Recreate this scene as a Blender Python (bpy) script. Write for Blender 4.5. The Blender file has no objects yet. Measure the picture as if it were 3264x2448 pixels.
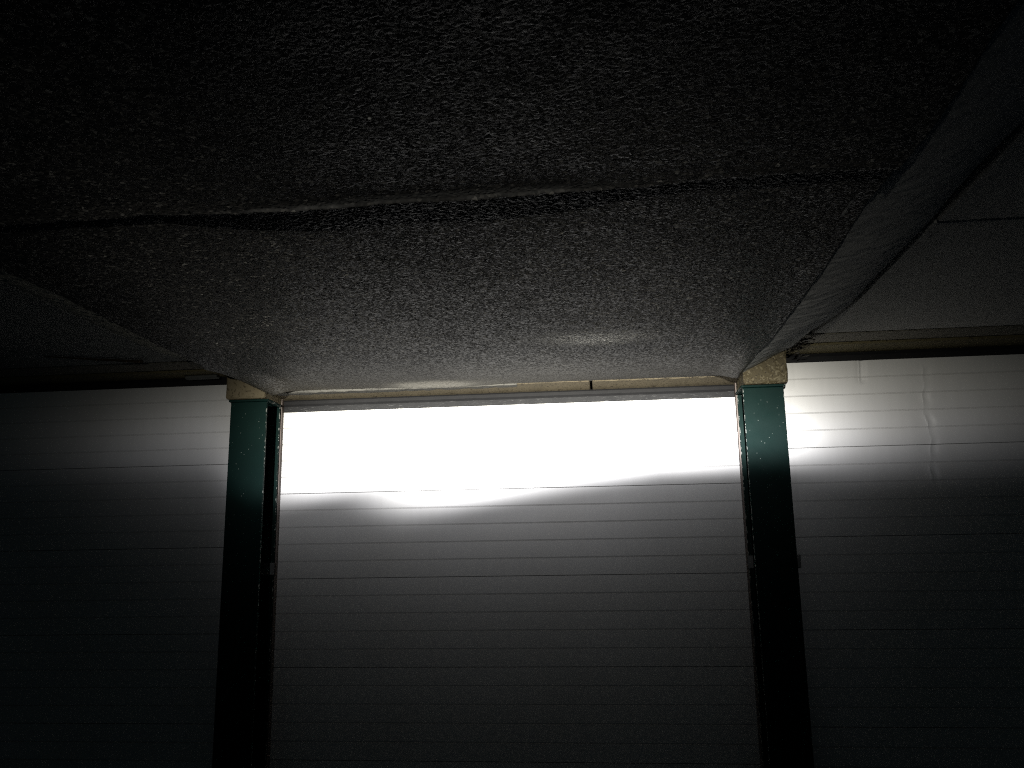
import bpy, bmesh, math, random
import numpy as np
from mathutils import Matrix, Vector

# ------------------------------------------------------------------ camera
# The photograph was taken with the phone held upside down: the asphalt drive is
# at the top of the picture.  The place is built upright and the camera is rolled.
sc = bpy.context.scene
col = sc.collection
FWD = Vector((0.1048, 0.9736, -0.2029)); RGT = Vector((0.9938, -0.1101, -0.0151)); UPV = Vector((0.037, 0.2001, 0.9791))
cam_d = bpy.data.cameras.new('camera'); cam = bpy.data.objects.new('camera', cam_d); col.objects.link(cam)
cam_d.sensor_fit = 'HORIZONTAL'; cam_d.sensor_width = 36.0; cam_d.lens = 2717.0 / 3264.0 * 36.0
cam_d.clip_start = 0.05; cam_d.clip_end = 500
m3 = Matrix((-RGT, -UPV, -FWD)).transposed()
cam.matrix_world = Matrix.Translation((-0.5926, -4.9849, 0.914)) @ m3.to_4x4()
sc.camera = cam

# ------------------------------------------------------------------ night sky
world = bpy.data.worlds.new('World'); sc.world = world; world.use_nodes = True
wn = world.node_tree.nodes; wl = world.node_tree.links
bg = wn['Background']
sky = wn.new('ShaderNodeTexSky'); sky.sky_type = 'NISHITA'; sky.sun_disc = False
sky.sun_elevation = math.radians(-4.0); sky.sun_rotation = math.radians(180)
tint = wn.new('ShaderNodeMix'); tint.data_type = 'RGBA'; tint.blend_type = 'MULTIPLY'; tint.inputs['Factor'].default_value = 1
tint.inputs['B'].default_value = (0.55, 0.97, 1.08, 1)       # town night sky, bluish
wl.new(sky.outputs[0], tint.inputs['A']); wl.new(tint.outputs['Result'], bg.inputs[0]); bg.inputs[1].default_value = 0.085
vs = sc.view_settings
vs.view_transform = 'Standard'; vs.look = 'None'; vs.gamma = 1.0; vs.exposure = 0.0
vs.use_curve_mapping = False
sc.cycles.use_denoising = False; sc.cycles.filter_width = 1.1
sc.cycles.diffuse_bounces = 2; sc.cycles.glossy_bounces = 2
sc.cycles.sample_clamp_indirect = 0.25

# ------------------------------------------------------------------ car headlights (behind the camera)
LAMP_Y, LAMP_Z = -7.0, 0.50
LAMP_E = 2600.0

class NB:
    """tiny node expression builder"""
    def __init__(s, nt): s.nt = nt
    def m(s, op, a, b=None, c=None, clamp=False):
        n = s.nt.nodes.new('ShaderNodeMath'); n.operation = op; n.use_clamp = clamp
        for i, v in enumerate((a, b, c)):
            if v is None: continue
            if isinstance(v, (int, float)): n.inputs[i].default_value = v
            else: s.nt.links.new(v, n.inputs[i])
        return n.outputs[0]
    def add(s, a, b): return s.m('ADD', a, b)
    def sub(s, a, b): return s.m('SUBTRACT', a, b)
    def mul(s, a, b): return s.m('MULTIPLY', a, b)
    def gauss(s, x, c, w):
        t = s.m('DIVIDE', s.sub(x, c), w)
        return s.m('EXPONENT', s.mul(s.mul(t, t), -1.0))
    def smooth(s, x, a, b, lo=0.0, hi=1.0):
        n = s.nt.nodes.new('ShaderNodeMapRange'); n.interpolation_type = 'SMOOTHSTEP'
        s.nt.links.new(x, n.inputs[0])
        for i, v in enumerate((a, b, lo, hi)): n.inputs[i + 1].default_value = v
        return n.outputs[0]

def headlight(x, elbow, eh, ew, slope, back0, back1, drop):
    ld = bpy.data.lights.new('headlight_beam', 'SPOT'); lo = bpy.data.objects.new('headlight_beam', ld); col.objects.link(lo)
    lo.location = (x, LAMP_Y, LAMP_Z); lo.rotation_euler = (math.radians(90), 0, 0)
    ld.spot_size = math.radians(150); ld.spot_blend = 0.3; ld.shadow_soft_size = 0.035
    ld.energy = LAMP_E; ld.color = (1, 1, 1); ld.use_nodes = True
    nt = ld.node_tree; b = NB(nt)
    em = nt.nodes['Emission']
    g = nt.nodes.new('ShaderNodeNewGeometry'); sp = nt.nodes.new('ShaderNodeSeparateXYZ')
    nt.links.new(g.outputs['Incoming'], sp.inputs[0])
    h = b.m('DIVIDE', sp.outputs[0], sp.outputs[1])      # tan of the horizontal angle, + to the right
    v = b.m('DIVIDE', sp.outputs[2], sp.outputs[1])      # tan of the vertical angle, + upwards
    # dipped-beam cut-off: level on the left, kicked up on the right
    kick = b.mul(b.m('MINIMUM', b.m('MAXIMUM', b.add(h, 0.05), 0.0), 0.215), slope)
    back = b.mul(b.smooth(h, back0, back1), -drop)
    vc = b.add(b.add(-0.0145, kick), back)
    dv = b.sub(v, vc)
    sharp = b.smooth(dv, -0.017, 0.014, 1.0, 0.0); soft = b.smooth(dv, -0.036, 0.030, 1.0, 0.0)
    side = b.smooth(b.m('ABSOLUTE', b.add(h, 0.02)), 0.11, 0.20)
    below = b.add(b.mul(sharp, b.sub(1.0, side)), b.mul(soft, side))
    # intensity under the cut-off (1 = just white on the door)
    hside = b.mul(b.gauss(b.m('MINIMUM', h, -0.045), -0.045, 0.093), b.smooth(h, 0.01, 0.135, 1.0, 0.0))
    hot = b.mul(b.mul(hside, b.gauss(v, -0.050, 0.043)), 3.1)
    hot2 = b.mul(b.mul(b.gauss(h, -0.070, 0.088), b.gauss(v, -0.032, 0.022)), 2.6)
    hot3 = b.mul(b.mul(b.gauss(h, eh, ew), b.gauss(v, 0.0, 0.020)), elbow)
    wide = b.mul(b.mul(b.gauss(h, -0.075, 0.185), b.gauss(v, -0.045, 0.065)), 0.40)
    core = b.mul(b.add(b.add(hot, wide), b.add(hot2, hot3)), below)
    # stray light above the cut-off
    up = b.m('MAXIMUM', dv, 0.0); down = b.gauss(b.m('MINIMUM', v, -0.04), -0.04, 0.045)
    stray = b.mul(b.mul(b.m('EXPONENT', b.mul(up, -17.0)), b.mul(b.gauss(h, -0.03, 0.165), down)), 0.060)
    halo = b.mul(b.mul(b.m('EXPONENT', b.mul(up, -40.0)), b.mul(b.gauss(h, 0.0, 0.16), down)), 0.15)
    tot = b.add(b.add(core, stray), b.add(halo, 0.0002))
    nt.links.new(tot, em.inputs['Strength'])
    # slightly yellow below, slightly violet above the cut-off
    mix = nt.nodes.new('ShaderNodeMix'); mix.data_type = 'RGBA'
    nt.links.new(b.smooth(dv, -0.09, 0.02), mix.inputs['Factor'])
    mix.inputs['A'].default_value = (1.0, 0.965, 0.86, 1); mix.inputs['B'].default_value = (0.97, 0.965, 1.0, 1)
    nt.links.new(mix.outputs['Result'], em.inputs['Color'])
    return lo
headlight(-0.55, 2.5, 0.12, 0.075, 0.155, 0.16, 0.26, 0.034); headlight(0.75, 1.1, 0.05, 0.05, 0.150, 0.09, 0.17, 0.050)

# ------------------------------------------------------------------ helpers
def mat(name, rough=0.6, spec=0.5):
    m = bpy.data.materials.new(name); m.use_nodes = True
    b = m.node_tree.nodes['Principled BSDF']
    b.inputs['Roughness'].default_value = rough; b.inputs['Specular IOR Level'].default_value = spec
    return m, m.node_tree, b

def N(nt, t, **kw):
    n = nt.nodes.new(t)
    for k, v in kw.items():
        if k in n.inputs: n.inputs[k].default_value = v
        else: setattr(n, k, v)
    return n

def coords(nt, which='Object', scale=(1, 1, 1)):
    t = N(nt, 'ShaderNodeTexCoord'); mp = N(nt, 'ShaderNodeMapping'); mp.inputs['Scale'].default_value = scale
    nt.links.new(t.outputs[which], mp.inputs['Vector']); return mp.outputs[0]

def noise(nt, vec, scale, detail=3.0, rough=0.55):
    n = N(nt, 'ShaderNodeTexNoise'); n.inputs['Scale'].default_value = scale; n.inputs['Detail'].default_value = detail
    n.inputs['Roughness'].default_value = rough
    nt.links.new(vec, n.inputs['Vector']); return n.outputs['Fac']

def ramp(nt, fac, stops):
    r = N(nt, 'ShaderNodeValToRGB'); e = r.color_ramp.elements
    e[0].position, e[0].color = stops[0][0], (*stops[0][1], 1)
    e[1].position, e[1].color = stops[-1][0], (*stops[-1][1], 1)
    for p, c in stops[1:-1]:
        x = e.new(p); x.color = (*c, 1)
    nt.links.new(fac, r.inputs[0]); return r.outputs[0]

def mixc(nt, fac, a, b):
    m = N(nt, 'ShaderNodeMix', data_type='RGBA')
    for s, v in (('Factor', fac), ('A', a), ('B', b)):
        if isinstance(v, (int, float)): m.inputs[s].default_value = v
        elif isinstance(v, tuple): m.inputs[s].default_value = (*v, 1)
        else: nt.links.new(v, m.inputs[s])
    return m.outputs['Result']

def bump(nt, bsdf, h, strength=0.4, dist=0.003):
    b = N(nt, 'ShaderNodeBump'); b.inputs['Strength'].default_value = strength; b.inputs['Distance'].default_value = dist
    nt.links.new(h, b.inputs['Height']); nt.links.new(b.outputs[0], bsdf.inputs['Normal'])

def link(o, parent=None):
    col.objects.link(o)
    if parent: o.parent = parent
    return o

def mesh_obj(name, verts, faces, m, parent=None, smooth=False):
    me = bpy.data.meshes.new(name); me.from_pydata([tuple(map(float, v)) for v in verts], [], faces); me.update()
    if m: me.materials.append(m)
    if smooth:
        for p in me.polygons: p.use_smooth = True
    return link(bpy.data.objects.new(name, me), parent)

def bm_obj(name, bm, m, parent=None, smooth=False):
    me = bpy.data.meshes.new(name); bmesh.ops.recalc_face_normals(bm, faces=bm.faces); bm.to_mesh(me); bm.free()
    if m: me.materials.append(m)
    if smooth:
        for p in me.polygons: p.use_smooth = True
    return link(bpy.data.objects.new(name, me), parent)

def box_bm(x0, x1, y0, y1, z0, z1, bev=0.0, seg=1):
    bm = bmesh.new(); bmesh.ops.create_cube(bm, size=1)
    for v in bm.verts:
        v.co = Vector(((x0 + x1) / 2 + v.co.x * (x1 - x0), (y0 + y1) / 2 + v.co.y * (y1 - y0), (z0 + z1) / 2 + v.co.z * (z1 - z0)))
    if bev: bmesh.ops.bevel(bm, geom=bm.edges[:], offset=bev, segments=seg, affect='EDGES', profile=0.5)
    return bm

def box(name, x0, x1, y0, y1, z0, z1, m, parent=None, bev=0.0, seg=1):
    return bm_obj(name, box_bm(x0, x1, y0, y1, z0, z1, bev, seg), m, parent)

def thing(name, label, cat, loc, group=None):
    o = bpy.data.objects.new(name, None); o.location = loc; o.empty_display_size = 0.1; col.objects.link(o)
    tag(o, label, cat, group); return o

def tag(o, label, cat, group=None):
    o['label'] = label; o['category'] = cat; o['kind'] = 'thing'
    if group: o['group'] = group
    return o

def structure(o): o['kind'] = 'structure'; return o

def vnoise(shape, cell, rng, ny=None):
    """smooth value noise on a grid (rows, cols), cell = (rows per cell, cols per cell)"""
    r, c = shape; cr, cc = cell
    g = rng.random((int(r / cr) + 3, int(c / cc) + 3))
    y = np.arange(r) / cr; x = np.arange(c) / cc
    yi = y.astype(int); xi = x.astype(int); fy = y - yi; fx = x - xi
    fy = fy * fy * (3 - 2 * fy); fx = fx * fx * (3 - 2 * fx)
    a = g[yi][:, xi]; b_ = g[yi][:, xi + 1]; c_ = g[yi + 1][:, xi]; d = g[yi + 1][:, xi + 1]
    return (a * (1 - fx) + b_ * fx) * (1 - fy)[:, None] + (c_ * (1 - fx) + d * fx) * fy[:, None] - 0.5

def line_noise(t, seed, octaves=((0.5, 1.0), (0.12, 0.4), (0.03, 0.2))):
    rng = np.random.default_rng(seed); out = np.zeros_like(t)
    for wl_, amp in octaves:
        g = rng.random(4000) - 0.5; u = t / wl_ + 500; i = np.floor(u).astype(int); f = u - i; f = f * f * (3 - 2 * f)
        out += amp * (g[i] * (1 - f) + g[i + 1] * f)
    return out

def grid_obj(name, X, Y, Z, m, parent=None, smooth=True):
    r, c = X.shape
    co = np.stack([X, Y, Z], -1).reshape(-1, 3).astype(np.float32)
    i = np.arange((r - 1) * (c - 1)); a = (i // (c - 1)) * c + i % (c - 1)
    f = np.stack([a, a + 1, a + c + 1, a + c], 1).astype(np.int32)
    me = bpy.data.meshes.new(name)
    me.vertices.add(len(co)); me.vertices.foreach_set('co', co.ravel())
    me.loops.add(f.size); me.loops.foreach_set('vertex_index', f.ravel())
    me.polygons.add(len(f)); me.polygons.foreach_set('loop_start', np.arange(0, f.size, 4, dtype=np.int32))
    me.polygons.foreach_set('use_smooth', np.full(len(f), smooth))
    me.update(); me.validate()
    me.materials.append(m)
    return link(bpy.data.objects.new(name, me), parent)

# ------------------------------------------------------------------ materials
def make_asphalt():
    m, nt, b = mat('asphalt', 0.5, 0.5)
    v = coords(nt)
    vo = N(nt, 'ShaderNodeTexVoronoi'); vo.inputs['Scale'].default_value = 95; nt.links.new(v, vo.inputs['Vector'])
    sep = N(nt, 'ShaderNodeSeparateColor'); nt.links.new(vo.outputs['Color'], sep.inputs[0])
    stone = ramp(nt, sep.outputs[0], [(0.0, (0.022, 0.022, 0.023)), (0.55, (0.04, 0.039, 0.038)), (0.85, (0.075, 0.072, 0.068)), (0.97, (0.16, 0.155, 0.145)), (1.0, (0.34, 0.33, 0.31))])
    big = noise(nt, v, 1.7, 4)
    tone = ramp(nt, big, [(0.3, (0.75, 0.75, 0.75)), (0.7, (1.2, 1.19, 1.17))])
    mul = N(nt, 'ShaderNodeMix', data_type='RGBA', blend_type='MULTIPLY'); mul.inputs['Factor'].default_value = 1
    nt.links.new(stone, mul.inputs['A']); nt.links.new(tone, mul.inputs['B']); c = mul.outputs['Result']
    # tan dust blown against the door sill, mossy brown beside the posts
    B = NB(nt); s = N(nt, 'ShaderNodeSeparateXYZ'); nt.links.new(v, s.inputs[0]); X, Y = s.outputs[0], s.outputs[1]
    wob = B.mul(B.sub(noise(nt, v, 6, 4), 0.5), 0.5)
    dust = B.smooth(B.add(Y, wob), -0.95, -0.10, 0.0, 0.72)
    c = mixc(nt, B.mul(dust, B.smooth(sep.outputs[1], 0.0, 0.5, 0.45, 1.0)), c, (0.083, 0.077, 0.067))
    moss = B.mul(B.smooth(B.add(Y, wob), -0.75, -0.15), B.smooth(B.add(X, B.mul(wob, 0.8)), 0.65, 1.45))
    c = mixc(nt, B.mul(moss, 0.65), c, (0.062, 0.047, 0.018))
    # smear of pale cement slurry by the sill
    sx = B.add(X, B.mul(wob, 0.35)); sy = B.add(Y, B.mul(wob, 0.05))
    stain = B.mul(B.gauss(sx, 0.37, 0.22), B.gauss(sy, -0.205, 0.075))
    stain = B.m('MINIMUM', B.mul(stain, 1.9), 1.0)
    c = mixc(nt, B.mul(stain, 0.95), c, (0.52, 0.50, 0.45))
    lipd = B.add(B.sub(Y, B.mul(X, 0.012)), 2.775)          # freshly broken edge of the upper layer, its beam-lit rim painted paler
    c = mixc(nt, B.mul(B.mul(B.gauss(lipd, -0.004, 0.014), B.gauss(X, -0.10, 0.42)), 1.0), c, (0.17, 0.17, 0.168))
    worn = B.mul(B.gauss(sx, -0.55, 0.26), B.gauss(B.add(Y, B.mul(wob, 0.25)), -1.12, 0.11))  # worn patch, its glint in the beam painted as pale speckle
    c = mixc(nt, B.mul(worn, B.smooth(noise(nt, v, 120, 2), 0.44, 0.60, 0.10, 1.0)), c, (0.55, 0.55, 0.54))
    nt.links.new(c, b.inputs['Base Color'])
    nt.links.new(B.smooth(sep.outputs[2], 0.0, 1.0, 0.32, 0.75), b.inputs['Roughness'])
    bump(nt, b, noise(nt, v, 420, 2), 0.35, 0.0015)
    return m

def make_concrete(name, c0, c1, spot, rough=0.75, sc_=1.0, bstr=0.35, agg=0.0):
    m, nt, b = mat(name, rough, 0.35)
    v = coords(nt)
    c = mixc(nt, noise(nt, v, 3.2 * sc_, 6, 0.62), c0, c1)
    fine = noise(nt, v, 70 * sc_, 3)
    c = mixc(nt, ramp(nt, fine, [(0.34, (1, 1, 1)), (0.44, (0, 0, 0))]), c, spot)
    if agg:
        vo = N(nt, 'ShaderNodeTexVoronoi'); vo.inputs['Scale'].default_value = 120; nt.links.new(v, vo.inputs['Vector'])
        sp = N(nt, 'ShaderNodeSeparateColor'); nt.links.new(vo.outputs['Color'], sp.inputs[0])
        c = mixc(nt, ramp(nt, sp.outputs[0], [(0.70, (0, 0, 0)), (0.92, (agg, agg, agg))]), c, (0.16, 0.138, 0.085))
    nt.links.new(c, b.inputs['Base Color'])
    bump(nt, b, noise(nt, v, 160, 4), bstr, 0.002)
    return m

M_ASPH = make_asphalt()
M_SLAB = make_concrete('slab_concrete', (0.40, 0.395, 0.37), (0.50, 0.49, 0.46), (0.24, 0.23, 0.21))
M_SLAB_SHADED = make_concrete('slab_concrete_shaded', (0.19, 0.195, 0.185), (0.26, 0.265, 0.25), (0.11, 0.11, 0.10))  # same slab concrete, painted darker for the side the beams light less
M_BANK = make_concrete('kerb_mortar', (0.40, 0.40, 0.39), (0.50, 0.50, 0.49), (0.28, 0.28, 0.27), rough=0.8)
M_BANK_ROUGH = make_concrete('kerb_mortar_coarse', (0.34, 0.33, 0.28), (0.48, 0.46, 0.39), (0.16, 0.155, 0.13), rough=0.85, sc_=1.6, bstr=0.9)
M_SILL = make_concrete('sill_concrete', (0.105, 0.086, 0.055), (0.19, 0.16, 0.106), (0.042, 0.033, 0.02))
M_STRIP = make_concrete('drain_concrete', (0.13, 0.12, 0.095), (0.22, 0.205, 0.165), (0.06, 0.055, 0.035))
M_SIDE_SILL = make_concrete('mossy_sill', (0.10, 0.085, 0.042), (0.19, 0.16, 0.08), (0.04, 0.033, 0.015))
M_MORTAR = make_concrete('joint_mortar', (0.10, 0.097, 0.088), (0.16, 0.155, 0.14), (0.06, 0.057, 0.05))
M_FOOT_A = make_concrete('footing_plain', (0.090, 0.073, 0.042), (0.130, 0.108, 0.066), (0.042, 0.032, 0.015))
M_FOOT_B = make_concrete('footing_aggregate', (0.042, 0.033, 0.015), (0.068, 0.054, 0.026), (0.018, 0.013, 0.006), bstr=0.8, agg=0.6)
M_GROUND = make_concrete('subsoil', (0.035, 0.033, 0.028), (0.06, 0.055, 0.045), (0.02, 0.02, 0.018), rough=0.95)

def make_door_mat():
    m, nt, b = mat('door_lacquer', 0.42, 0.4)
    v = coords(nt)
    vv = coords(nt, scale=(26, 26, 3.5))
    c = mixc(nt, noise(nt, vv, 1.0, 4), (0.70, 0.695, 0.68), (0.78, 0.78, 0.77))
    c = mixc(nt, ramp(nt, noise(nt, v, 1.6, 5), [(0.45, (0, 0, 0)), (0.8, (0.35, 0.35, 0.35))]), c, (0.58, 0.565, 0.52))
    nt.links.new(c, b.inputs['Base Color'])
    bump(nt, b, noise(nt, v, 260, 2), 0.18, 0.0008)
    return m
M_DOOR = make_door_mat()
M_GROOVE, _nt, _b = mat('door_groove_grime_shade', 0.8, 0.2); _b.inputs['Base Color'].default_value = (0.56, 0.555, 0.54, 1)  # grime tone that also paints in the shade of the grooves
M_CORE, _nt, _b = mat('door_core', 0.9, 0.1); _b.inputs['Base Color'].default_value = (0.015, 0.015, 0.015, 1)

def make_post_mat(name, chips):
    m, nt, b = mat(name, 0.5, 0.05)
    v = coords(nt)
    c = mixc(nt, noise(nt, v, 5, 5), (0.0018, 0.0092, 0.0080), (0.0033, 0.0150, 0.0128))
    t = N(nt, 'ShaderNodeTexCoord'); s = N(nt, 'ShaderNodeSeparateXYZ'); nt.links.new(t.outputs['Object'], s.inputs[0])
    B = NB(nt)
    ax = B.m('ABSOLUTE', s.outputs[0])
    edge = B.smooth(ax, 0.104, 0.1088, 0.0, 0.24)
    ch = B.add(noise(nt, v, 38, 3, 0.65), edge)
    fac = B.smooth(ch, chips, chips + 0.03)
    c = mixc(nt, fac, c, (0.26, 0.28, 0.26))
    spk = N(nt, 'ShaderNodeTexVoronoi'); spk.inputs['Scale'].default_value = 34; nt.links.new(v, spk.inputs['Vector'])
    c = mixc(nt, B.smooth(spk.outputs['Distance'], 0.05, 0.10, 0.6, 0.0), c, (0.18, 0.21, 0.19))
    nt.links.new(c, b.inputs['Base Color'])
    nt.links.new(B.add(B.mul(noise(nt, v, 12, 4), 0.3), 0.36), b.inputs['Roughness'])
    bump(nt, b, noise(nt, v, 60, 3), 0.12, 0.001)
    return m
M_POST_A = make_post_mat('green_paint', 0.80)
M_POST_B = make_post_mat('green_paint_chipped', 0.75)

def flat(name, c, rough=0.6, metal=0.0, var=0.25, scale=18, spec=0.3):
    m, nt, b = mat(name, rough, spec); v = coords(nt)
    lo = tuple(x * (1 - var) for x in c); hi = tuple(x * (1 + var) for x in c)
    nt.links.new(mixc(nt, noise(nt, v, scale, 4), lo, hi), b.inputs['Base Color'])
    b.inputs['Metallic'].default_value = metal
    bump(nt, b, noise(nt, v, scale * 6, 3), 0.2, 0.001)
    return m
M_RUBBER = flat('seal_rubber', (0.016, 0.016, 0.017), 0.6, spec=0.08)
M_GUIDE = flat('guide_strip', (0.17, 0.14, 0.125), 0.5)
M_GALV = flat('galvanised', (0.13, 0.135, 0.13), 0.5, 0.3)
M_WHITE = flat('white_scrap', (0.78, 0.78, 0.76), 0.6)
M_PEB = flat('pebble', (0.5, 0.49, 0.45), 0.5)
M_CHIP = flat('wood_chip', (0.32, 0.28, 0.18), 0.7)
M_LEAF = flat('dead_leaf', (0.035, 0.03, 0.02), 0.8)
M_TWIG = flat('twig_bark', (0.05, 0.035, 0.018), 0.85)

def make_profile_mat():
    m, nt, b = mat('bottom_profile', 0.6, 0.06); v = coords(nt, scale=(3, 40, 60))
    c = mixc(nt, noise(nt, coords(nt), 9, 4), (0.014, 0.0145, 0.016), (0.036, 0.036, 0.037))
    c = mixc(nt, ramp(nt, noise(nt, v, 6.0, 4, 0.7), [(0.60, (0, 0, 0)), (0.70, (1, 1, 1))]), c, (0.20, 0.20, 0.20))
    nt.links.new(c, b.inputs['Base Color']); return m
M_PROFILE = make_profile_mat()

# ------------------------------------------------------------------ ground and apron
FZ = -0.25                                             # level of the side aprons
ground = structure(mesh_obj('ground', [(-60, -60, -0.31), (60, -60, -0.31), (60, 30, -0.31), (-60, 30, -0.31)], [(0, 1, 2, 3)], M_GROUND))

def slab(parent, x0, x1, y0, y1, z, m, name='slab', bev=0.006, tilt=0.0):
    bm = box_bm(x0, x1, y0, y1, -0.305, z, bev, 2)
    if tilt:
        for v in bm.verts:
            if v.co.z > z - 0.03: v.co.z += tilt * (v.co.y - y1)
    return bm_obj(name, bm, m, parent)

apron = structure(thing('pavement', 'pale concrete apron', 'apron', (0, 0, 0))); del apron['category']; del apron['label']
for sgn in (-1, 1):
    xi = 1.80 if sgn < 0 else 1.875; ms = M_SLAB if sgn < 0 else M_SLAB_SHADED
    xs = sorted((sgn * xi, sgn * 5.2)); xf = sorted((sgn * 1.66, sgn * 5.2))
    d = 0.0 if sgn < 0 else 0.03
    bm = bmesh.new(); ye = -0.425 + d
    ring = [(xi, -1.955), (xi, -1.05), (xi - 0.03, -0.75), (xi - 0.078, ye), (5.2, ye), (5.2, -1.955)]
    vb = [bm.verts.new((sgn * x, y, -0.305)) for x, y in ring]; vt = [bm.verts.new((sgn * x, y, FZ)) for x, y in ring]
    bm.faces.new(vb); bm.faces.new(vt)
    for i in range(6): bm.faces.new((vb[i], vb[(i + 1) % 6], vt[(i + 1) % 6], vt[i]))
    bmesh.ops.recalc_face_normals(bm, faces=bm.faces)
    bmesh.ops.bevel(bm, geom=[e for e in bm.edges if e.verts[0].co.z > -0.26 and e.verts[1].co.z > -0.26], offset=0.006, segments=2, affect='EDGES', profile=0.5)
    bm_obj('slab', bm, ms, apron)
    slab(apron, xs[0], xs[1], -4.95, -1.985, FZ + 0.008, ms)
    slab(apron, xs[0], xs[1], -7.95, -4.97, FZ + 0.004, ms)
    # small infill between kerb foot and slab by the posts
    xq = sorted((sgn * 1.60, sgn * 5.2))
    slab(apron, xq[0], xq[1], -0.408 + d, -0.222 + d, FZ + 0.002, M_STRIP, 'drain_strip', 0.008)
    slab(apron, xq[0], xq[1], -0.205 + d, 0.06, FZ + 0.012, M_SIDE_SILL, 'sill_strip', 0.010)

# ------------------------------------------------------------------ asphalt drive (true aggregate relief)
rng = np.random.default_rng(7)
dx = 0.0034
xs = np.arange(-1.46, 1.66, dx); ys = -3.9 + 3.79 * (0.80 * np.linspace(0, 1, 1060) + 0.20 * np.linspace(0, 1, 1060) ** 2)
X, Y = np.meshgrid(xs, ys); sh = X.shape
ylip = -2.765 + 0.028 * line_noise(xs, 3, ((0.35, 0.8), (0.09, 0.5), (0.025, 0.25))) + 0.012 * xs
D = Y - ylip[None, :]                                  # + beyond the lip, towards the door
sm = lambda t: np.clip(t, 0, 1) ** 2 * (3 - 2 * np.clip(t, 0, 1))
depth = (0.011 + 0.026 * sm((0.85 - np.abs(xs - 0.02)) / 0.6)) * (0.9 + 0.3 * line_noise(xs, 5))
depth = depth[None, :]
Z = np.full(sh, -0.1)
Z -= depth * sm(D / 0.016) * np.exp(-np.clip(D, 0, None) / 0.34)
Z += (0.005 * np.exp(-(np.clip(-D, 0, None) / 0.05) ** 2) + ((0.009 + 0.006 * line_noise(xs, 6, ((0.2, 0.5), (0.04, 0.4), (0.012, 0.5)))) * sm((0.80 - np.abs(xs + 0.10)) / 0.5))[None, :] * np.exp(-(np.clip(-D, 0, None) / 0.0065) ** 2)) * (D < 0.004)
Z += 0.014 * np.exp(-((X + 0.56) / 0.26) ** 2 - ((Y + 1.02) / 0.13) ** 2)      # humps that catch the beam
Z += 0.012 * np.exp(-((X - 0.36) / 0.30) ** 2 - ((Y + 0.14) / 0.08) ** 2)
Z += 0.010 * vnoise(sh, (160, 180), rng) + 0.005 * vnoise(sh, (50, 60), rng)
AX = np.abs(X)
Z += sm((Y + 1.0) / 0.72) * np.where(AX < 1.345, 0.04 * sm((AX - 1.20) / 0.145), 0.04 - 0.5 * (AX - 1.345))      # swept up against the post footings
# ragged outer edges dipping below the kerb banks
near_door = sm((ys + 1.0) / 0.72)
xl = -1.400 + 0.060 * near_door + 0.020 * line_noise(ys, 11); xr = 1.455 + 0.17 * near_door + 0.030 * line_noise(ys, 12)
Z -= 0.09 * sm((xl[:, None] - X) / 0.05) + 0.09 * sm((X - xr[:, None]) / 0.05)
# ragged end at the sill
yend = -0.122 + 0.016 * line_noise(xs, 21) - 0.12 * sm((np.abs(xs) - 1.16) / 0.16)
Z -= 0.03 * sm((Y - yend[None, :]) / 0.02)
# stones: every chipping is a small tilted facet of its own height
cell = 0.0066
gx, gy = int(3.3 / cell) + 4, int(4.0 / cell) + 4
jx = rng.random((gy, gx)); jy = rng.random((gy, gx))
hh = rng.normal(0, 0.00062, (gy, gx)); odd = 1 + 4.5 * (rng.random((gy, gx)) < 0.06); tx = rng.normal(0, 0.075, (gy, gx)) * odd; ty = rng.normal(0, 0.075, (gy, gx)) * odd
U = (X + 1.5) / cell + 1; W_ = (Y + 3.95) / cell + 1
ui, wi = U.astype(int), W_.astype(int)
best = np.full(sh, 9.0); st = np.zeros(sh)
for oy in (-1, 0, 1):
    for ox in (-1, 0, 1):
        a_, b_ = wi + oy, ui + ox
        ddx = U - (b_ + jx[a_, b_]); ddy = W_ - (a_ + jy[a_, b_])
        d2 = ddx * ddx + ddy * ddy
        near = d2 < best
        val = hh[a_, b_] + (tx[a_, b_] * ddx + ty[a_, b_] * ddy) * cell - 0.0012 * d2
        st = np.where(near, val, st); best = np.where(near, d2, best)
wear = 1.0 - 0.5 * sm((Y + 1.0) / 0.9) - 0.35 * sm((-2.5 - Y) / 0.9)                 # dust fills the texture near the sill
Z += wear * (st + 0.0008 * (rng.random(sh) - 0.5))
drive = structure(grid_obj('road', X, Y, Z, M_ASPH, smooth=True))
structure(mesh_obj('road', [(-1.42, -12, -0.105), (1.48, -12, -0.105), (1.48, -3.89, -0.105), (-1.42, -3.89, -0.105)], [(0, 1, 2, 3)], M_ASPH))

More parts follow.
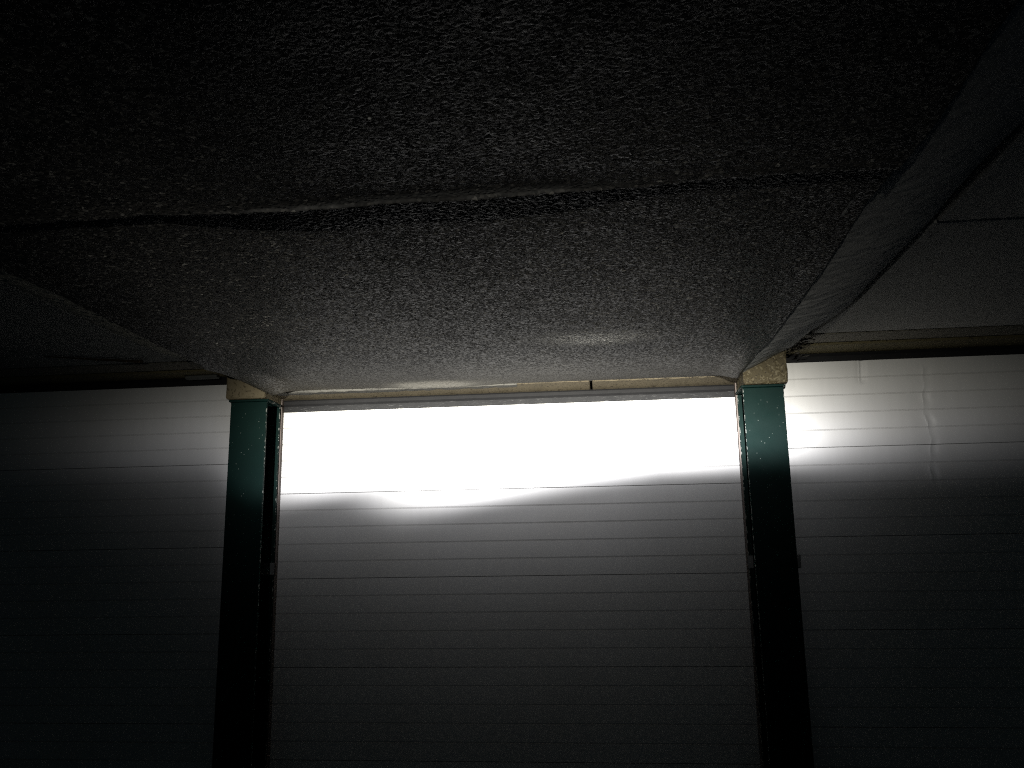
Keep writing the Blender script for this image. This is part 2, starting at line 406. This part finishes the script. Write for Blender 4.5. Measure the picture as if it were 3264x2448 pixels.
def kerb(sgn, m, seed):
    r = np.random.default_rng(seed)
    ys_ = np.arange(-7.9, -0.27, 0.012); t = np.linspace(0, 1, 40)
    top = 1.34 if sgn < 0 else 1.39
    foot = (1.770 if sgn < 0 else 1.805) + 0.02 * line_noise(ys_, seed)
    foot = foot - 0.10 * sm((ys_ + 1.0) / 0.75)
    T, YY = np.meshgrid(t, ys_)
    XX = top + (foot[:, None] - top) * T
    ZZ = -0.108 - 0.142 * (0.50 * T + 0.50 * T ** 5) - 0.06 * sm((T - 0.95) / 0.05)
    wn_ = sm((YY + 1.0) / 0.72)
    ZZ = (1 - wn_) * ZZ + wn_ * (-0.062 - 0.5 * (XX - 1.33) - (0.0 if sgn < 0 else 0.02) - 0.06 * sm((T - 0.95) / 0.05))
    ZZ = ZZ + 0.005 * vnoise(T.shape, (60, 14), r) + 0.002 * vnoise(T.shape, (8, 5), r) + (0.003 if sgn < 0 else 0.009) * vnoise(T.shape, (2, 2), r)
    XX = XX * sgn
    if sgn < 0: XX = XX[:, ::-1]; ZZ = ZZ[:, ::-1]; YY = YY[:, ::-1]
    return structure(grid_obj('kerb', XX, YY, ZZ, m))
kerb(-1, M_BANK, 31); kerb(1, M_BANK_ROUGH, 32)

# ------------------------------------------------------------------ sill under the middle door
sill = tag(thing('door_sill', 'x', 'sill', (0, -0.08, -0.1)), 'worn yellowish concrete sill with a dark crack under the brightly lit door', 'sill')
for x0, x1 in ((-1.372, -0.537), (-0.523, 1.372)):
    bm = box_bm(x0, x1, -0.145, 0.035, -0.30, -0.084, 0.007, 2)
    bmesh.ops.subdivide_edges(bm, edges=[e for e in bm.edges if abs(e.verts[0].co.x - e.verts[1].co.x) > 0.2], cuts=24)
    rr = random.Random(int(x0 * 100))
    for v in bm.verts:
        v.co.z += (0.12 * (v.co.y + 0.06)) if v.co.z > -0.12 else 0
        v.co.z += rr.uniform(-0.002, 0.002); v.co.y += rr.uniform(-0.003, 0.003)
    for v in bm.verts: v.co -= Vector((0, -0.08, -0.1))
    bm_obj('block', bm, M_SILL, sill)
bm = box_bm(-0.10, 1.36, -0.150, -0.082, -0.2, -0.0865, 0.004, 1)
bmesh.ops.subdivide_edges(bm, edges=[e for e in bm.edges if abs(e.verts[0].co.x - e.verts[1].co.x) > 0.2], cuts=40)
rr = random.Random(4)
for v in bm.verts:
    v.co.y += rr.uniform(-0.006, 0.006); v.co.z += rr.uniform(-0.002, 0.001); v.co -= Vector((0, -0.08, -0.1))
bm_obj('mortar_joint', bm, M_MORTAR, sill)

# ------------------------------------------------------------------ sectional doors
def panel_mesh(w, fine=None, seed=0):
    """one 0.5 m section, 4 pressed grooves, front at y = 0, local x 0..w, z 0..0.5"""
    G, GD, GAP = 0.0042, 0.0038, 0.0008
    prof = [(0.004, GAP), (0.0, GAP + 0.0018)]
    for k in range(1, 5):
        z = 0.1 * k
        prof += [(0.0, z - G), (GD, z - G * 0.35), (GD, z + G * 0.35), (0.0, z + G)]
    prof += [(0.0, 0.5 - GAP - 0.0018), (0.004, 0.5 - GAP)]
    if fine:
        ext = []
        for a, b in zip(prof, prof[1:]):
            ext.append(a)
            n = int((b[1] - a[1]) / 0.012)
            for i in range(1, n): ext.append((a[0] + (b[0] - a[0]) * i / n, a[1] + (b[1] - a[1]) * i / n))
        ext.append(prof[-1]); prof = ext
        xs_ = np.unique(np.round(np.concatenate([np.linspace(0, w, 60), np.arange(w - 1.05, w - 0.35, 0.006)]), 4))
    else:
        xs_ = np.linspace(0, w, 14)
    V, F, mi = [], [], []
    for x in xs_:
        for (y, z) in prof:
            V.append((x, y + (fine(x, z) if fine else 0.0), z))
    n = len(prof)
    for i in range(len(xs_) - 1):
        for j in range(n - 1):
            F.append((i * n + j, (i + 1) * n + j, (i + 1) * n + j + 1, i * n + j + 1))
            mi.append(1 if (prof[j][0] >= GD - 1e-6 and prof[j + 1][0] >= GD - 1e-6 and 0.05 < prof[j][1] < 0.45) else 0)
    # back
    o = len(V)
    V += [(0, 0.04, GAP), (w, 0.04, GAP), (w, 0.04, 0.5 - GAP), (0, 0.04, 0.5 - GAP)]
    F.append((o + 1, o, o + 3, o + 2)); mi.append(0)
    F.append((o, o + 1, (len(xs_) - 1) * n, 0)); mi.append(0)
    F.append((n - 1, len(V) - 5 if False else (len(xs_) - 1) * n + n - 1, o + 2, o + 3)); mi.append(0)
    me = bpy.data.meshes.new('panel'); me.from_pydata(V, [], F)
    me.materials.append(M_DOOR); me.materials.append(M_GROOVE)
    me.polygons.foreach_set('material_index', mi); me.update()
    return me

PLAIN = panel_mesh(2.716)
def crease(zoff):
    # door x local = world x - X0; creases near world x -2.41 and -2.075
    X0 = -4.306
    def f(x, z):
        wx = x + X0; wz = z + zoff
        d = 0.0
        if wz < 0.66:
            xc = -2.408 + 0.010 * math.sin(wz * 17) + 0.004 * math.sin(wz * 61)
            a = 0.0085 * max(0.0, min(1.0, (0.62 - wz) / 0.12, (wz + 0.17) / 0.10)) * (0.75 + 0.35 * math.sin(wz * 43))
            t = wx - xc
            d += a * (math.exp(-abs(t) / 0.007) * -0.55 + math.exp(-((t + 0.022) / 0.022) ** 2) * 0.7 + math.exp(-((t - 0.03) / 0.04) ** 2) * 0.5)
        if wz < -0.03:
            xc = -2.080 + 0.05 * (wz + 0.11)
            a = 0.010 * max(0.0, min(1.0, (-0.045 - wz) / 0.03))
            t = wx - xc
            d += a * (math.exp(-(t / 0.022) ** 2) - 0.45 * math.exp(-((t - 0.012) / 0.006) ** 2))
        return d
    return f

def door(label, x0, z0, dented=False, x1=None):
    w = 2.716
    t = thing('garage_door', label, 'garage door', (x0, 0, z0), 'white sectional doors in a row')
    for k in range(5):
        me = panel_mesh(w, crease(z0 + 0.5 * k)) if dented and k < 2 else PLAIN
        o = bpy.data.objects.new('panel', me); o.location = (0, 0, 0.5 * k); link(o, t)
        if dented and k < 2: o['label'] = 'white ribbed door section with vertical dent creases'
    box('backing', 0.01, w - 0.01, 0.0415, 0.05, 0.0, 2.5, M_CORE, t)
    return t

d_mid = door('white ribbed garage door lit glaring white by headlights, between two green posts', -1.358, 0.0)
d_dent = door('dim white ribbed garage door with vertical dent creases, beside chipped green post', -4.306, -0.190, True)
d_far = door('undented white ribbed garage door fading into darkness above mossy yellow sill', 1.590, -0.190)
# bottom profiles and rubber seals
for t, seal, dz in ((d_mid, 0.074, 0), (d_dent, 0.052, 0), (d_far, 0.052, 0)):
    box('bottom_profile', 0.0, 2.716, -0.004, 0.036, -0.034, 0.0015, M_PROFILE if t is d_mid else M_RUBBER, t, 0.004, 2)
    bm = bmesh.new()
    ring = [(0.0, -0.034), (-0.008, -0.045), (-0.008, -seal + 0.01), (0.002, -seal), (0.028, -seal), (0.034, -0.045), (0.03, -0.034)]
    vs0 = [bm.verts.new((0.002, y, z)) for y, z in ring]; vs1 = [bm.verts.new((2.714, y, z)) for y, z in ring]
    for i in range(len(ring)):
        j = (i + 1) % len(ring); bm.faces.new((vs0[i], vs1[i], vs1[j], vs0[j]))
    bm.faces.new(vs0); bm.faces.new(vs1[::-1])
    bm_obj('rubber_seal', bm, M_RUBBER, t)
# side guides (only those of the middle door show)
for xg in (0.0, 2.716):
    s = 1 if xg else -1
    xa, xb = sorted((xg + s * 0.001, xg + s * 0.026))
    box('guide_rail', xa, xb, -0.030, 0.05, -0.09, 2.5, M_GUIDE, d_mid, 0.003, 2)
for t in (d_dent, d_far):
    for xg in (0.0, 2.716):
        s = 1 if xg else -1
        xa, xb = sorted((xg + s * 0.001, xg + s * 0.022))
        box('guide_rail', xa, xb, -0.030, 0.05, -0.04, 2.5, M_GUIDE, t, 0.003, 2)

# ------------------------------------------------------------------ H-section posts on concrete footings
def post(label, cx, ztop, m, foot_label, fm, outer, seed):
    t = thing('steel_post', label, 'post', (cx, -0.15, ztop), 'green steel posts between the doors')
    Ht = 2.55 - ztop
    # local origin: centre of the section, z = 0 at the top of the footing
    box('base_plate', -0.120, 0.120, -0.118, 0.085, 0.0, 0.013, m, t, 0.003, 2)
    box('front_flange', -0.110, 0.110, -0.110, -0.094, 0.0131, Ht, m, t, 0.0045, 3)
    box('web', -0.005, 0.005, -0.0938, 0.0938, 0.0131, Ht, m, t)
    box('rear_flange', -0.110, 0.110, 0.094, 0.110, 0.0131, Ht, m, t, 0.0045, 3)
    zb = 0.905 - ztop
    s = 1 if cx > 0 else -1
    xa, xb = sorted((-s * 0.118, s * (0.198 if s > 0 else 0.168)))
    box('bracket', xa, xb, 0.084, 0.0935, zb, zb + 0.07, M_GALV, t, 0.002, 1)
    # weld fillets / bolts on the base plate
    f = tag(bm_obj('concrete_footing', footing_bm(cx, ztop, s, seed), fm), foot_label, 'footing', 'concrete footings under the posts')
    return t

def footing_bm(cx, ztop, s, seed):
    x_in, x_out = cx - s * 0.108, cx + s * 0.134
    xa, xb = sorted((x_in, x_out))
    bm = box_bm(xa, xb, -0.287, 0.03, -0.305, ztop - 0.001, 0.012, 2)
    bmesh.ops.subdivide_edges(bm, edges=[e for e in bm.edges if e.calc_length() > 0.1], cuts=7, use_grid_fill=True)
    r = random.Random(seed)
    for v in bm.verts:
        if v.co.z < ztop - 0.004:
            v.co.x += r.uniform(-0.002, 0.002); v.co.y += r.uniform(-0.003, 0.003)
    return bm

post('dark green steel post standing on a plain pale yellow footing', 1.472, -0.036, M_POST_A,
     'pale yellow concrete footing, smooth faced, under the lightly worn green post', M_FOOT_A, 1, 5)
post('dark green steel post with white paint chips, on a speckled yellow footing', -1.474, -0.014, M_POST_B,
     'coarse speckled yellow concrete footing under the chipped green post', M_FOOT_B, -1, 6)

# ------------------------------------------------------------------ small things on the ground
def lump(name, loc, size, m, seed, label, cat, group=None):
    bm = bmesh.new(); bmesh.ops.create_icosphere(bm, subdivisions=2, radius=1)
    r = random.Random(seed)
    for v in bm.verts:
        k = r.uniform(0.82, 1.12); v.co = Vector((v.co.x * size[0] * k, v.co.y * size[1] * k, v.co.z * size[2] * k + size[2] * 0.85))
    o = bm_obj(name, bm, m, None, True); o.location = loc; o.rotation_euler = (0, 0, r.uniform(0, 3))
    return tag(o, label, cat, group)
for i, (x, y, s_) in enumerate(((-1.752, -1.80, 0.007), (-1.760, -1.925, 0.0055), (-1.745, -1.715, 0.005))):
    lump('pebble', (x, y, -0.236), (s_ * 1.3, s_, s_ * 0.8), M_PEB, i, ('largest of three pale pebbles in the crack along the smooth kerb', 'pale pebble in the kerb crack closest to the slab joint', 'smallest of three pale pebbles in the crack along the smooth kerb')[i], 'pebble', 'pebbles along the kerb foot')
lump('white_stone', (-0.079, -3.215, -0.100), (0.005, 0.004, 0.0035), M_WHITE, 9, 'tiny bright white stone lying on the dark asphalt', 'stone')

def slip(name, loc, L, Wd, T, rz, m, label, cat, bend=0.0):
    bm = box_bm(-L / 2, L / 2, -Wd / 2, Wd / 2, 0, T, min(T, Wd) * 0.25, 1)
    bmesh.ops.subdivide_edges(bm, edges=[e for e in bm.edges if e.calc_length() > L * 0.6], cuts=6)
    for v in bm.verts: v.co.y += bend * math.sin(v.co.x / L * math.pi); v.co.z += abs(bend) * (2 * v.co.x / L) ** 2 * 0.5
    o = bm_obj(name, bm, m); o.location = loc; o.rotation_euler = (0, 0, rz)
    return tag(o, label, cat)
slip('litter_scrap', (-1.700, -0.320, FZ + 0.0025), 0.046, 0.016, 0.008, 0.25, M_WHITE, 'small white scrap of litter on the drain strip beside the speckled footing', 'litter', 0.006)
slip('wood_chip', (-0.775, -2.427, -0.1265), 0.030, 0.009, 0.005, 0.12, M_CHIP, 'pale wood chip lying on the dark asphalt past its broken edge', 'wood chip', 0.002)
slip('metal_bar', (1.865, -0.065, FZ + 0.0125), 0.21, 0.045, 0.022, 0.03, M_GALV, 'short pale grey bar on the sill under the undented dim door', 'bar', 0.0)

def twig():
    bm = bmesh.new(); r = random.Random(2); pts = []
    a, b_ = Vector((2.50, -0.66, FZ + 0.007)), Vector((2.03, -0.47, FZ + 0.012))
    n = 14; prev = None
    for i in range(n + 1):
        t = i / n; p = a.lerp(b_, t) + Vector((r.uniform(-.004, .004), r.uniform(-.004, .004), 0)); rad = 0.004 + 0.007 * t
        ring = [bm.verts.new(p + Vector((0, math.cos(q) * rad, math.sin(q) * rad * 0.8))) for q in [k * math.tau / 6 for k in range(6)]]
        if prev:
            for k in range(6): bm.faces.new((prev[k], prev[(k + 1) % 6], ring[(k + 1) % 6], ring[k]))
        else: bm.faces.new(ring[::-1])
        prev = ring
    bm.faces.new(prev)
    o = bm_obj('twig', bm, M_TWIG, None, True)
    return tag(o, 'thin dark twig lying on the pale apron before the undented dim door', 'twig')
twig()

def leaves():
    bm = bmesh.new(); r = random.Random(8)
    for i in range(60):
        c = Vector((r.gauss(-1.675, 0.035), r.gauss(-0.235, 0.075), FZ + 0.012 + abs(r.gauss(0, 0.016))))
        rot = Matrix.Rotation(r.uniform(0, 6.3), 3, 'Z') @ Matrix.Rotation(r.uniform(-0.9, 0.9), 3, 'X') @ Matrix.Rotation(r.uniform(-0.6, 0.6), 3, 'Y')
        L = r.uniform(0.012, 0.026); W_ = L * 0.45
        pts = [(-L, 0, 0), (-L * .3, W_, .003), (L * .5, W_ * .8, .002), (L, 0, 0), (L * .5, -W_ * .8, .003), (-L * .3, -W_, .002)]
        vs_ = [bm.verts.new(c + rot @ Vector(p)) for p in pts]; bm.faces.new(vs_)
    o = tag(bm_obj('leaf_litter', bm, M_LEAF), 'clump of dark dead leaves in the corner beside the speckled footing', 'leaf litter')
    o['kind'] = 'stuff'; return o
leaves()
